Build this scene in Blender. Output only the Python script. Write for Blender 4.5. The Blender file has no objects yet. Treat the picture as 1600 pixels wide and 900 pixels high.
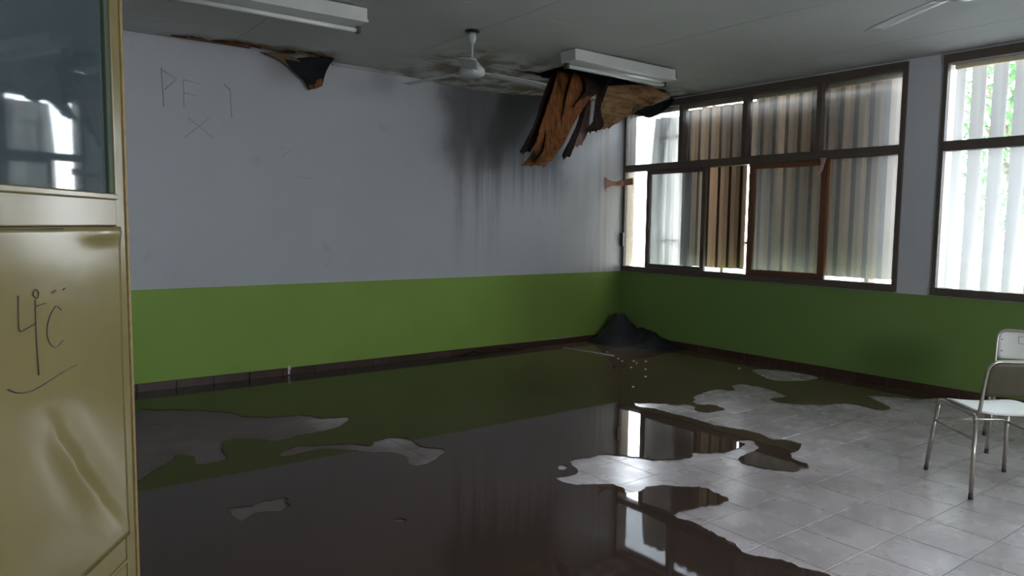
import bpy, bmesh, math, random
from mathutils import Vector, Matrix, noise
random.seed(7)
C = bpy.context.scene.collection
S = bpy.context.scene
PI = math.pi

# ---------------------------------------------------------------- camera
cam = bpy.data.cameras.new('camera'); camo = bpy.data.objects.new('camera', cam); C.objects.link(camo)
cam.sensor_width = 36.0; cam.lens = 36.0*1155/1600; cam.clip_start = 0.02
R = Matrix(((0.79837001, 0.04160886, -0.60072792), (-0.60203948, 0.07570021, -0.79486977), (0.0124016, 0.9962621, 0.08548695)))
camo.matrix_world = Matrix.Translation((-6.851, -6.737, 1.44)) @ R.to_4x4()
S.camera = camo
# ---------------------------------------------------------------- world: overcast sky
w = bpy.data.worlds.new('world'); S.world = w; w.use_nodes = True
nt = w.node_tree; nt.nodes.clear()
o = nt.nodes.new('ShaderNodeOutputWorld'); b = nt.nodes.new('ShaderNodeBackground')
tc = nt.nodes.new('ShaderNodeTexCoord'); sp = nt.nodes.new('ShaderNodeSeparateXYZ'); cr = nt.nodes.new('ShaderNodeValToRGB')
cr.color_ramp.elements[0].position = 0.0; cr.color_ramp.elements[0].color = (0.80, 0.84, 0.90, 1)
cr.color_ramp.elements[1].position = 0.7; cr.color_ramp.elements[1].color = (0.82, 0.90, 1.0, 1)
nt.links.new(tc.outputs['Generated'], sp.inputs[0]); nt.links.new(sp.outputs[2], cr.inputs[0])
nt.links.new(cr.outputs[0], b.inputs[0]); b.inputs[1].default_value = 18.0
nt.links.new(b.outputs[0], o.inputs[0])
S.view_settings.view_transform = 'Standard'; S.view_settings.look = 'None'
S.view_settings.gamma = 1.0; S.view_settings.use_curve_mapping = False
S.view_settings.exposure = 0.70
def portal(y, z, sy, sz):
    l = bpy.data.lights.new('window_portal', 'AREA'); l.shape = 'RECTANGLE'; l.size = sz; l.size_y = sy
    l.cycles.is_portal = True
    p = bpy.data.objects.new('window_portal', l); C.objects.link(p)
    p.location = (0.0, y, z); p.rotation_euler = (0, PI/2, 0)
portal(-1.75, 1.9, 3.5, 2.05); portal(-5.45, 1.9, 3.3, 2.05); portal(-8.3, 1.9, 1.4, 2.05)
l = bpy.data.lights.new('window_portal', 'AREA'); l.shape = 'RECTANGLE'; l.size = 1.1; l.size_y = 1.0; l.cycles.is_portal = True
p = bpy.data.objects.new('window_portal', l); C.objects.link(p); p.location = (-4.2, -9.1, 1.9); p.rotation_euler = (PI/2, 0, 0)

# ---------------------------------------------------------------- node helpers
def newmat(name):
    m = bpy.data.materials.new(name); m.use_nodes = True
    return m, m.node_tree, m.node_tree.nodes['Principled BSDF']
def N(nt, t, **kw):
    n = nt.nodes.new(t)
    for k, v in kw.items():
        if k.startswith('i_'): n.inputs[int(k[2:])].default_value = v
        else: setattr(n, k, v)
    return n
def L(nt, a, b): nt.links.new(a, b)
def coords(nt, scale=(1,1,1), obj=True):
    t = N(nt, 'ShaderNodeTexCoord'); mp = N(nt, 'ShaderNodeMapping'); mp.inputs['Scale'].default_value = scale
    L(nt, t.outputs['Object' if obj else 'Generated'], mp.inputs[0]); return mp.outputs[0]
def noise_n(nt, vec, scale, detail=4, rough=0.55):
    n = N(nt, 'ShaderNodeTexNoise'); n.inputs['Scale'].default_value = scale; n.inputs['Detail'].default_value = detail
    n.inputs['Roughness'].default_value = rough; L(nt, vec, n.inputs['Vector']); return n.outputs['Fac']
def ramp(nt, fac, stops, interp='LINEAR'):
    r = N(nt, 'ShaderNodeValToRGB'); r.color_ramp.interpolation = interp
    e = r.color_ramp.elements
    while len(e) < len(stops): e.new(0.5)
    for i, (p, c) in enumerate(stops):
        e[i].position = p; e[i].color = (c, c, c, 1) if isinstance(c, (int, float)) else (*c, 1)
    L(nt, fac, r.inputs[0]); return r.outputs[0]
def mixc(nt, fac, a, b, mode='MIX'):
    m = N(nt, 'ShaderNodeMix', data_type='RGBA', blend_type=mode)
    for s, v in ((0, fac), (6, a), (7, b)):
        if isinstance(v, (int, float)): m.inputs[s].default_value = v
        elif isinstance(v, tuple): m.inputs[s].default_value = (*v, 1)
        else: L(nt, v, m.inputs[s])
    return m.outputs[2]
def mth(nt, op, a, b=0.0, c=None):
    m = N(nt, 'ShaderNodeMath', operation=op)
    for s, v in ((0, a), (1, b), (2, c)):
        if v is None: continue
        if isinstance(v, (int, float)): m.inputs[s].default_value = v
        else: L(nt, v, m.inputs[s])
    return m.outputs[0]
def smooth(nt, v, a, b):
    m = N(nt, 'ShaderNodeMapRange', interpolation_type='SMOOTHSTEP'); L(nt, v, m.inputs[0])
    m.inputs[1].default_value = a; m.inputs[2].default_value = b; return m.outputs[0]
def bump(nt, p, h, strength=0.2, dist=0.01):
    b = N(nt, 'ShaderNodeBump'); b.inputs['Strength'].default_value = strength; b.inputs['Distance'].default_value = dist
    L(nt, h, b.inputs['Height']); L(nt, b.outputs[0], p.inputs['Normal'])
def simple(name, col, rough=0.6, metal=0.0, var=0.12, scale=8.0, spec=None, bmp=0.0, stretch=(1,1,1)):
    m, nt, p = newmat(name)
    v = coords(nt, stretch); n = noise_n(nt, v, scale)
    dark = tuple(c*(1-var*2) for c in col); lite = tuple(min(1, c*(1+var)) for c in col)
    L(nt, mixc(nt, n, dark, lite), p.inputs['Base Color'])
    p.inputs['Roughness'].default_value = rough; p.inputs['Metallic'].default_value = metal
    if spec is not None: p.inputs['Specular IOR Level'].default_value = spec
    if bmp: bump(nt, p, n, bmp, 0.01)
    return m
M = {}
def sepobj(nt):
    t = N(nt, 'ShaderNodeTexCoord'); s = N(nt, 'ShaderNodeSeparateXYZ'); L(nt, t.outputs['Object'], s.inputs[0]); return s.outputs
def wall_mat(name, stains_and_shadow):
    m, nt, p = newmat(name); X, Y, Z = sepobj(nt)
    base = coords(nt)
    big = noise_n(nt, base, 0.9, 5, 0.6)
    white = mixc(nt, big, (0.50, 0.51, 0.54), (0.62, 0.62, 0.64))
    # small grubby patches
    sp = noise_n(nt, base, 3.1, 5, 0.6)
    white = mixc(nt, mth(nt, 'MULTIPLY', smooth(nt, sp, 0.62, 0.8), 0.5), white, (0.36, 0.30, 0.25))
    if stains_and_shadow:
        streak = noise_n(nt, coords(nt, (1, 1, 0.035)), 9.0, 6, 0.65)
        wob = noise_n(nt, base, 1.7, 4)
        xw = mth(nt, 'ADD', X, mth(nt, 'MULTIPLY', mth(nt, 'SUBTRACT', wob, 0.5), 0.7))
        # black mould under the ceiling leak
        g = mth(nt, 'MULTIPLY', smooth(nt, xw, -2.95, -2.35), mth(nt, 'SUBTRACT', 1.0, smooth(nt, xw, -1.2, -0.7)))
        zz = mth(nt, 'ADD', Z, mth(nt, 'MULTIPLY', mth(nt, 'SUBTRACT', streak, 0.5), 0.9))
        mo = mth(nt, 'MULTIPLY', g, smooth(nt, zz, 1.55, 2.4))
        white = mixc(nt, mth(nt, 'MULTIPLY', mo, 0.9), white, (0.095, 0.10, 0.115))
        # brown run-off streaks further down
        g2 = mth(nt, 'MULTIPLY', smooth(nt, xw, -2.75, -2.45), mth(nt, 'SUBTRACT', 1.0, smooth(nt, xw, -2.1, -1.6)))
        s2 = mth(nt, 'MULTIPLY', g2, mth(nt, 'MULTIPLY', smooth(nt, streak, 0.36, 0.70), smooth(nt, Z, 0.7, 1.9)))
        white = mixc(nt, mth(nt, 'MULTIPLY', s2, 0.55), white, (0.21, 0.19, 0.17))
        g3 = mth(nt, 'MULTIPLY', smooth(nt, xw, -0.95, -0.35), smooth(nt, streak, 0.4, 0.65))
        white = mixc(nt, mth(nt, 'MULTIPLY', g3, 0.4), white, (0.33, 0.24, 0.19))
        # shadow under the left hole, painted into the wall colour
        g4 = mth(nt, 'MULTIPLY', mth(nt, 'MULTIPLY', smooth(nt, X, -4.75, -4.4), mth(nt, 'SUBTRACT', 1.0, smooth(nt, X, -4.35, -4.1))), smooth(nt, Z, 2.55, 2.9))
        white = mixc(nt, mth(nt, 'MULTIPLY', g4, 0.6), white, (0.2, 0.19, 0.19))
    gn = noise_n(nt, base, 2.2, 5)
    green = mixc(nt, gn, (0.25, 0.40, 0.070), (0.31, 0.47, 0.095))
    if stains_and_shadow:
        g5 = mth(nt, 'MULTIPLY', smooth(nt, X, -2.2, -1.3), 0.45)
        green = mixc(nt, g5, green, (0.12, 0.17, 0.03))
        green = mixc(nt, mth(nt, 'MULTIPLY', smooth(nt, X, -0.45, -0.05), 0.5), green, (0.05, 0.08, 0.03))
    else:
        green = mixc(nt, 0.6, green, (0.11, 0.19, 0.07))  # same green darkened: shade on the window wall put into its colour
    edge = mth(nt, 'ADD', Z, mth(nt, 'MULTIPLY', mth(nt, 'SUBTRACT', noise_n(nt, base, 25), 0.5), 0.006))
    isw = mth(nt, 'GREATER_THAN', edge, 0.862)
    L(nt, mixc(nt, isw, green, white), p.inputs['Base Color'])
    p.inputs['Roughness'].default_value = 0.6; p.inputs['Specular IOR Level'].default_value = 0.35
    bump(nt, p, noise_n(nt, base, 14, 6), 0.12, 0.01)
    return m
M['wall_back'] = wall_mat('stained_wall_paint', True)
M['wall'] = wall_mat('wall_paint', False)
def ceil_mat():
    m, nt, p = newmat('ceiling_paint'); 
    g = N(nt, 'ShaderNodeNewGeometry'); sx = N(nt, 'ShaderNodeSeparateXYZ'); L(nt, g.outputs['Position'], sx.inputs[0]); X, Y, Z = sx.outputs
    pos = g.outputs['Position']
    a = noise_n(nt, pos, 0.7, 5, 0.6)
    col = mixc(nt, a, (0.42, 0.425, 0.41), (0.56, 0.56, 0.535))
    wob = noise_n(nt, pos, 1.6, 5, 0.65)
    yw = mth(nt, 'ADD', Y, mth(nt, 'MULTIPLY', mth(nt, 'SUBTRACT', wob, 0.5), 1.1))
    g1 = mth(nt, 'MULTIPLY', smooth(nt, X, -3.7, -2.9), smooth(nt, yw, -1.55, -1.0))
    dk = mth(nt, 'MULTIPLY', g1, smooth(nt, noise_n(nt, pos, 4.5, 5), 0.38, 0.6))
    col = mixc(nt, mth(nt, 'MULTIPLY', dk, 0.8), col, (0.13, 0.09, 0.045))
    g2 = mth(nt, 'MULTIPLY', mth(nt, 'MULTIPLY', smooth(nt, X, -5.5, -5.2), mth(nt, 'SUBTRACT', 1.0, smooth(nt, X, -4.1, -3.8))), smooth(nt, yw, -0.35, -0.1))
    col = mixc(nt, mth(nt, 'MULTIPLY', g2, 0.9), col, (0.16, 0.085, 0.03))
    L(nt, col, p.inputs['Base Color']); p.inputs['Roughness'].default_value = 0.75; p.inputs['Specular IOR Level'].default_value = 0.2
    bump(nt, p, noise_n(nt, pos, 9, 6), 0.15, 0.01)
    return m
M['ceiling'] = ceil_mat()
def tile_mat():
    m, nt, p = newmat('worn_floor_tile')
    g = N(nt, 'ShaderNodeNewGeometry'); sx = N(nt, 'ShaderNodeSeparateXYZ'); L(nt, g.outputs['Position'], sx.inputs[0]); X, Y, Z = sx.outputs
    pos = g.outputs['Position']
    oi = N(nt, 'ShaderNodeObjectInfo')
    a = noise_n(nt, pos, 1.3, 6, 0.6); f = noise_n(nt, pos, 5, 6, 0.5)
    col = mixc(nt, smooth(nt, a, 0.3, 0.7), (0.37, 0.32, 0.31), (0.60, 0.535, 0.53))
    col = mixc(nt, mth(nt, 'MULTIPLY', smooth(nt, f, 0.42, 0.72), 0.4), col, (0.26, 0.21, 0.19))
    col = mixc(nt, mth(nt, 'MULTIPLY', oi.outputs['Random'], 0.14), col, (0.22, 0.2, 0.2))
    # the mud the flood left away from the windows
    wob = mth(nt, 'ADD', X, mth(nt, 'MULTIPLY', mth(nt, 'SUBTRACT', a, 0.5), 1.2))
    mud = mth(nt, 'SUBTRACT', 1.0, smooth(nt, wob, -5.1, -3.9))
    col = mixc(nt, mth(nt, 'MULTIPLY', mud, 0.85), col, (0.105, 0.080, 0.068))
    L(nt, col, p.inputs['Base Color'])
    rg = ramp(nt, f, [(0.2, 0.19), (0.8, 0.36)])
    L(nt, mixc(nt, mud, rg, (0.9, 0.9, 0.9)), p.inputs['Roughness'])
    L(nt, mixc(nt, mud, (0.55, 0.55, 0.55), (0.08, 0.08, 0.08)), p.inputs['Specular IOR Level'])
    bump(nt, p, f, 0.06, 0.01)
    return m
M['tile'] = tile_mat()
M['grout'] = simple('dark_grout', (0.09, 0.08, 0.075), 0.8)
def water_mat():
    m, nt, p = newmat('murky_water')
    pos = coords(nt)
    n = noise_n(nt, pos, 1.1, 5)
    X, Y, Z = sepobj(nt)
    silt = smooth(nt, mth(nt, 'ADD', X, mth(nt, 'MULTIPLY', n, 1.0)), -2.6, -0.9)
    wc = mixc(nt, n, (0.054, 0.035, 0.027), (0.088, 0.060, 0.045))
    L(nt, mixc(nt, mth(nt, 'MULTIPLY', silt, 0.8), wc, (0.150, 0.098, 0.060)), p.inputs['Base Color'])
    p.inputs['Roughness'].default_value = 0.025; p.inputs['IOR'].default_value = 1.33
    t = N(nt, 'ShaderNodeBsdfTransparent'); t.inputs[0].default_value = (0.75, 0.62, 0.5, 1)
    mx = N(nt, 'ShaderNodeMixShader'); mx.inputs[0].default_value = 0.16
    out = nt.nodes['Material Output']
    L(nt, p.outputs[0], mx.inputs[1]); L(nt, t.outputs[0], mx.inputs[2]); L(nt, mx.outputs[0], out.inputs[0])
    bump(nt, p, noise_n(nt, coords(nt, (1,1,1)), 2.5, 2), 0.035, 0.01)
    return m
M['water'] = water_mat()
def glass_mat(name, dust, tint=(0.9, 0.93, 0.95), refl=0.9, dcol=(0.75, 0.76, 0.74), sc=3.0):
    """window glass with a film of dust: clear + thin reflecting + scattering film"""
    m, nt, p = newmat(name); nt.nodes.remove(p)
    out = nt.nodes['Material Output']; pos = coords(nt)
    t = N(nt, 'ShaderNodeBsdfTransparent'); t.inputs[0].default_value = (*tint, 1)
    tr = N(nt, 'ShaderNodeBsdfTranslucent'); tr.inputs[0].default_value = (*dcol, 1)
    df = N(nt, 'ShaderNodeBsdfDiffuse'); df.inputs[0].default_value = (*dcol, 1)
    a = N(nt, 'ShaderNodeMixShader'); a.inputs[0].default_value = 0.4; L(nt, tr.outputs[0], a.inputs[1]); L(nt, df.outputs[0], a.inputs[2])
    n = noise_n(nt, pos, sc, 6, 0.65)
    f = mth(nt, 'MULTIPLY', ramp(nt, n, [(0.3, 0.6), (0.75, 1.0)]), dust)
    b = N(nt, 'ShaderNodeMixShader'); L(nt, f, b.inputs[0]); L(nt, t.outputs[0], b.inputs[1]); L(nt, a.outputs[0], b.inputs[2])
    gl = N(nt, 'ShaderNodeBsdfGlossy'); gl.inputs['Roughness'].default_value = 0.03
    fr = N(nt, 'ShaderNodeFresnel'); fr.inputs[0].default_value = 1.5
    c = N(nt, 'ShaderNodeMixShader'); L(nt, mth(nt, 'MULTIPLY', fr.outputs[0], refl), c.inputs[0]); L(nt, b.outputs[0], c.inputs[1]); L(nt, gl.outputs[0], c.inputs[2])
    L(nt, c.outputs[0], out.inputs[0]); return m
M['glass'] = glass_mat('dusty_window_glass', 0.15)
M['glass_dirty'] = glass_mat('grimy_window_glass', 0.22)
M['glass_clear'] = glass_mat('lightly_dusty_glass', 0.07)
M['glass_door'] = glass_mat('hazy_door_glass', 0.5, (0.72, 0.80, 0.82), 1.0, (0.32, 0.40, 0.42), 2.0)
def sheet_mat(name, c, tr):
    m, nt, p = newmat(name); out = nt.nodes['Material Output']
    st = noise_n(nt, coords(nt, (1, 1, 0.06)), 6, 5)
    yv = noise_n(nt, coords(nt, (0, 1, 0.05)), 3.2, 3)
    col = mixc(nt, smooth(nt, yv, 0.40, 0.62), tuple(x*0.45 for x in c), mixc(nt, st, tuple(x*0.75 for x in c), c))
    L(nt, col, p.inputs['Base Color']); p.inputs['Roughness'].default_value = 0.5
    t = N(nt, 'ShaderNodeBsdfTranslucent'); L(nt, col, t.inputs[0])
    mx = N(nt, 'ShaderNodeMixShader'); mx.inputs[0].default_value = tr
    L(nt, p.outputs[0], mx.inputs[1]); L(nt, t.outputs[0], mx.inputs[2]); L(nt, mx.outputs[0], out.inputs[0]); return m
M['sheet_crest'] = sheet_mat('fibre_sheet_crest', (0.58, 0.45, 0.32), 0.24)
M['sheet_valley'] = sheet_mat('fibre_sheet_shaded_valley', (0.11, 0.077, 0.06), 0.08)  # recessed faces darker: shade between the ribs put into the colour
M['sheet_white'] = sheet_mat('clean_fibre_sheet', (0.8, 0.78, 0.74), 0.6)
M['fin'] = sheet_mat('white_louvre', (0.85, 0.82, 0.78), 0.3)
M['frame'] = simple('dark_window_frame_paint', (0.115, 0.085, 0.068), 0.55, var=0.2, scale=20, stretch=(1,1,1))
M['frame_red'] = simple('reddish_brown_sash_paint', (0.17, 0.062, 0.028), 0.5, var=0.2, scale=14)
M['jamb'] = simple('beige_jamb_paint', (0.42, 0.34, 0.26), 0.5, var=0.2, scale=10)
M['lintel'] = simple('ochre_lintel_wood', (0.46, 0.33, 0.17), 0.6, var=0.25, scale=8)
M['bluebar'] = simple('slate_blue_post_paint', (0.07, 0.10, 0.15), 0.5)
M['door'] = None
def door_mat():
    m, nt, p = newmat('yellow_door_enamel'); v = coords(nt)
    n = noise_n(nt, v, 2.5, 5); s = noise_n(nt, v, 7.0, 5, 0.6)
    col = mixc(nt, n, (0.185, 0.142, 0.052), (0.24, 0.195, 0.082))
    col = mixc(nt, mth(nt, 'MULTIPLY', smooth(nt, s, 0.66, 0.78), 0.5), col, (0.28, 0.12, 0.04))
    L(nt, col, p.inputs['Base Color']); p.inputs['Roughness'].default_value = 0.24
    p.inputs['Coat Weight'].default_value = 0.3; p.inputs['Coat Roughness'].default_value = 0.15
    bump(nt, p, noise_n(nt, v, 5, 3), 0.25, 0.012); return m
M['door'] = door_mat()
M['door_rust'] = simple('rusted_door_edge', (0.30, 0.20, 0.07), 0.5, var=0.3, scale=30)
M['seal'] = simple('dark_green_putty', (0.05, 0.07, 0.035), 0.6)
M['pencil'] = simple('pencil_mark', (0.085, 0.078, 0.068), 0.6, var=0.1)
M['pencil_wall'] = simple('faint_pencil_mark', (0.42, 0.42, 0.44), 0.7, var=0.1)
M['base'] = simple('brown_skirting_tile', (0.075, 0.034, 0.026), 0.4, var=0.3, scale=5)
M['white_enamel'] = simple('white_enamel', (0.66, 0.66, 0.62), 0.4, var=0.1, scale=5)
M['fan_white'] = simple('fan_enamel', (0.50, 0.53, 0.52), 0.25, var=0.1)
M['tube'] = simple('dead_fluorescent_tube', (0.72, 0.72, 0.70), 0.2, var=0.05)
M['black'] = simple('black_plastic', (0.012, 0.012, 0.016), 0.35, var=0.2)
M['felt'] = simple('bitumen_felt', (0.008, 0.009, 0.014), 0.8, var=0.3, bmp=0.4)
M['void'] = simple('roof_void_boards', (0.035, 0.028, 0.022), 0.9)
M['chrome'] = simple('dull_chrome', (0.52, 0.48, 0.42), 0.28, 0.9, var=0.15, scale=30)
M['chrome_dark'] = simple('worn_tube_foot', (0.06, 0.055, 0.05), 0.5, 0.3)
M['laminate'] = simple('white_laminate', (0.80, 0.79, 0.74), 0.3, var=0.05)
M['ply_back'] = simple('bare_ply_back', (0.095, 0.083, 0.048), 0.5, var=0.15, scale=5, stretch=(3,3,0.5))
M['label_line'] = simple('brown_print', (0.25, 0.21, 0.18), 0.6)
M['tape'] = simple('brown_parcel_tape', (0.42, 0.21, 0.13), 0.35, var=0.15)
M['rag'] = simple('pinkish_rag', (0.50, 0.36, 0.34), 0.8)
M['stick'] = simple('pale_lath', (0.55, 0.53, 0.48), 0.5)
M['drip'] = simple('white_paint_drip', (0.7, 0.68, 0.65), 0.5)
M['ground'] = simple('pale_concrete_yard', (0.42, 0.41, 0.38), 0.9, scale=2)
M['leaf'] = simple('tree_leaves', (0.10, 0.26, 0.06), 0.5, var=0.35, scale=3)
M['bark'] = simple('tree_bark', (0.16, 0.10, 0.07), 0.9, var=0.3)
def wood_mat(name, dark, mid, lite, stretch, sc=5, rough=0.6):
    m, nt, p = newmat(name); v = coords(nt, stretch)
    n = noise_n(nt, v, sc, 6, 0.7); b = noise_n(nt, coords(nt), 3.0, 4)
    col = ramp(nt, n, [(0.32, dark), (0.5, mid), (0.68, lite)])
    col = mixc(nt, smooth(nt, b, 0.52, 0.68), col, tuple(x*0.3 for x in dark))
    L(nt, col, p.inputs['Base Color']); p.inputs['Roughness'].default_value = rough; p.inputs['Specular IOR Level'].default_value = 0.2
    bump(nt, p, n, 0.5, 0.01); return m
M['ply'] = wood_mat('wet_torn_plywood', (0.07, 0.025, 0.010), (0.24, 0.085, 0.025), (0.40, 0.16, 0.05), (6, 6, 0.8))
M['ply_dark'] = wood_mat('rotten_dark_plywood', (0.012, 0.008, 0.007), (0.03, 0.016, 0.012), (0.07, 0.035, 0.02), (5, 5, 1))
M['ply_pink'] = wood_mat('pale_veneer', (0.16, 0.09, 0.07), (0.30, 0.19, 0.15), (0.38, 0.26, 0.22), (5, 5, 1))
M['ply_light'] = wood_mat('split_veneer', (0.10, 0.045, 0.02), (0.30, 0.16, 0.075), (0.42, 0.27, 0.14), (1.0, 3, 8), 4)

# ---------------------------------------------------------------- mesh helpers
def link_bm(name, bm, mats, parent=None, smooth=False, recalc=True):
    if recalc: bmesh.ops.recalc_face_normals(bm, faces=bm.faces)
    me = bpy.data.meshes.new(name); bm.to_mesh(me); bm.free()
    if not isinstance(mats, (list, tuple)): mats = [mats]
    for m in mats: me.materials.append(m)
    if smooth:
        for p in me.polygons: p.use_smooth = True
    ob = bpy.data.objects.new(name, me); C.objects.link(ob)
    if parent: ob.parent = parent
    return ob
def bevel_mod(o, w=0.003, seg=2, ang=40):
    m = o.modifiers.new('bevel', 'BEVEL'); m.width = w; m.segments = seg; m.limit_method = 'ANGLE'; m.angle_limit = math.radians(ang)
    return o
def box(bm, a, b, mi=0, M4=None):
    vs = [Vector((x, y, z)) for x in (a[0], b[0]) for y in (a[1], b[1]) for z in (a[2], b[2])]
    if M4 is not None: vs = [M4 @ v for v in vs]
    v = [bm.verts.new(p) for p in vs]
    for f in ((0,1,3,2),(4,6,7,5),(0,4,5,1),(2,3,7,6),(0,2,6,4),(1,5,7,3)):
        bm.faces.new([v[i] for i in f]).material_index = mi
def boxob(name, a, b, mat, parent=None, bev=0.0):
    bm = bmesh.new(); box(bm, a, b); o = link_bm(name, bm, mat, parent)
    if bev: bevel_mod(o, bev)
    return o
def tube(bm, pts, r, seg=10, mi=0, cap=True):
    pts = [Vector(p) for p in pts]; rings = []
    up = None
    for i, p in enumerate(pts):
        d = (pts[min(i+1, len(pts)-1)] - pts[max(i-1, 0)]).normalized()
        if up is None: up = Vector((0,0,1)) if abs(d.z) < 0.9 else Vector((1,0,0))
        s = d.cross(up).normalized(); up = s.cross(d).normalized()
        rr = r[i] if isinstance(r, (list, tuple)) else r
        rings.append([bm.verts.new(p + (s*math.cos(2*PI*k/seg) + up*math.sin(2*PI*k/seg))*rr) for k in range(seg)])
    for a, b in zip(rings, rings[1:]):
        for k in range(seg):
            f = bm.faces.new((a[k], a[(k+1)%seg], b[(k+1)%seg], b[k])); f.material_index = mi; f.smooth = True
    if cap:
        bm.faces.new(rings[0][::-1]).material_index = mi; bm.faces.new(rings[-1]).material_index = mi
def fillet(pts, r, n=5):
    pts = [Vector(p) for p in pts]; out = [pts[0]]
    for i in range(1, len(pts)-1):
        a, p, b = pts[i-1], pts[i], pts[i+1]
        da = (a-p); db = (b-p); rr = min(r, da.length*0.49, db.length*0.49)
        A = p + da.normalized()*rr; B = p + db.normalized()*rr
        for k in range(n+1):
            t = k/n; out.append(A*(1-t)**2 + p*2*t*(1-t) + B*t*t)
    out.append(pts[-1]); return out
def lathe(bm, prof, seg=24, M4=Matrix(), mi=0):
    rings = []
    for r, z in prof:
        rings.append([bm.verts.new(M4 @ Vector((max(r,1e-4)*math.cos(2*PI*k/seg), max(r,1e-4)*math.sin(2*PI*k/seg), z))) for k in range(seg)])
    for a, b in zip(rings, rings[1:]):
        for k in range(seg):
            f = bm.faces.new((a[k], a[(k+1)%seg], b[(k+1)%seg], b[k])); f.material_index = mi; f.smooth = True
    bm.faces.new(rings[0]).material_index = mi; bm.faces.new(rings[-1]).material_index = mi
def empty(name, loc=(0,0,0), rz=0):
    o = bpy.data.objects.new(name, None); o.empty_display_size = 0.1; C.objects.link(o)
    o.location = loc; o.rotation_euler = (0, 0, rz); return o
def tag(o, label=None, cat=None, group=None, kind=None):
    if label: o['label'] = label
    if cat: o['category'] = cat
    if group: o['group'] = group
    if kind: o['kind'] = kind
    return o
def struct(o, label=None, cat=None):
    return tag(o, label, cat, None, 'structure')
def copy_tree(o, parent=None):
    c = o.copy(); C.objects.link(c)
    if parent: c.parent = parent
    for ch in list(o.children): copy_tree(ch, c)
    return c
def grid_sheet(name, rows, mats, parent=None, thick=0.004, sub=6, wob=0.01, jag=0.0, seed=0, smooth=True, mfun=None):
    """rows: list of (left, right, bulge) points; a bent sheet lofted through them, with real thickness"""
    rr = []
    rows = [[Vector(p) for p in r] for r in rows]
    # interpolate rows (catmull) and columns (linear through given points)
    def cm(p0, p1, p2, p3, t):
        return 0.5*((2*p1)+(p2-p0)*t+(2*p0-5*p1+4*p2-p3)*t*t+(3*p1-p0-3*p2+p3)*t**3)
    n = len(rows); dense = []
    for i in range(n-1):
        for k in range(sub):
            t = k/sub
            dense.append([cm(rows[max(i-1,0)][j], rows[i][j], rows[i+1][j], rows[min(i+2,n-1)][j], t) for j in range(len(rows[0]))])
    dense.append(rows[-1])
    out = []
    for r in dense:
        line = []
        for j in range(len(r)-1):
            for k in range(sub):
                line.append(r[j].lerp(r[j+1], k/sub))
        line.append(r[-1]); out.append(line)
    bm = bmesh.new(); vv = []
    for i, line in enumerate(out):
        vr = []
        for j, p in enumerate(line):
            q = noise.noise_vector(p*4.0 + Vector((seed, seed*2, 0)))*wob
            if jag and i == len(out)-1: p = p + Vector((0, 0, -abs(noise.noise(Vector((j*1.9, seed, 3))))*jag*2))
            if jag and i > len(out)*0.25 and (j == 0 or j == len(line)-1):
                s = (line[1]-line[0]).normalized()*(1 if j == 0 else -1)
                p = p + s*max(0, noise.noise(Vector((i*0.8, seed+j, 1))))*jag
            vr.append(bm.verts.new(p+q))
        vv.append(vr)
    for i in range(len(vv)-1):
        for j in range(len(vv[0])-1):
            f = bm.faces.new((vv[i][j], vv[i][j+1], vv[i+1][j+1], vv[i+1][j]))
            if mfun: f.material_index = mfun(i/(len(vv)-1), j/(len(vv[0])-1))
    o = link_bm(name, bm, mats, parent, smooth)
    s = o.modifiers.new('thick', 'SOLIDIFY'); s.thickness = thick; s.offset = 0
    return o

# outlines measured on the floor (z=0) and on upright planes, in metres
EDGE = [(-0.114, -3.987), (-0.309, -3.91), (-0.406, -3.79), (-0.477, -3.686), (-0.54, -3.621), (-0.614, -3.594), (-0.778, -3.803), (-0.893, -3.905), (-1.006, -3.877), (-0.994, -3.707), (-1.04, -3.605), (-1.271, -3.499), (-1.414, -3.341), (-1.448, -3.225), (-1.383, -3.163), (-1.204, -3.196), (-1.14, -3.07), (-1.075, -2.876), (-1.091, -2.677), (-1.214, -2.658), (-1.397, -2.78), (-1.458, -2.679), (-1.633, -2.68), (-1.877, -2.743), (-2.08, -2.921), (-1.987, -3.035), (-2.038, -3.166), (-2.188, -3.167), (-2.238, -3.086), (-2.139, -2.931), (-2.244, -2.84), (-2.279, -2.766), (-2.456, -2.616), (-2.508, -2.651), (-2.535, -2.732), (-2.484, -2.843), (-2.482, -2.957), (-2.48, -3.14), (-2.486, -3.332), (-2.479, -3.459), (-2.427, -3.613), (-2.418, -3.771), (-2.451, -3.871), (-2.368, -3.95), (-2.409, -4.06), (-2.492, -4.102), (-2.609, -4.118), (-2.699, -4.179), (-2.73, -4.258), (-2.763, -4.339), (-2.829, -4.36), (-2.924, -4.337), (-3.002, -4.256), (-3.049, -4.151), (-3.029, -4.039), (-2.903, -3.976), (-2.71, -3.951), (-2.651, -3.892), (-2.581, -3.824), (-2.644, -3.76), (-2.698, -3.785), (-2.722, -3.85), (-2.917, -3.872), (-3.045, -3.834), (-3.137, -3.77), (-3.219, -3.817), (-3.348, -3.788), (-3.446, -3.713), (-3.523, -3.576), (-3.627, -3.461), (-3.746, -3.451), (-3.881, -3.428), (-3.944, -3.515), (-3.986, -3.606), (-4.062, -3.622), (-4.167, -3.635), (-4.159, -3.753), (-4.06, -3.808), (-3.977, -3.881), (-3.99, -3.952), (-4.009, -4.031), (-3.923, -4.037), (-3.792, -4.035), (-3.689, -4.117), (-3.6, -4.217), (-3.605, -4.329), (-3.66, -4.413), (-3.807, -4.381), (-3.911, -4.369), (-3.996, -4.361), (-4.056, -4.404), (-4.027, -4.48), (-4.03, -4.587), (-4.068, -4.73), (-4.11, -4.879), (-4.077, -4.931), (-4.027, -5.02), (-4.021, -5.109), (-3.996, -5.173), (-3.997, -5.259), (-4.051, -5.37)]
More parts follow.
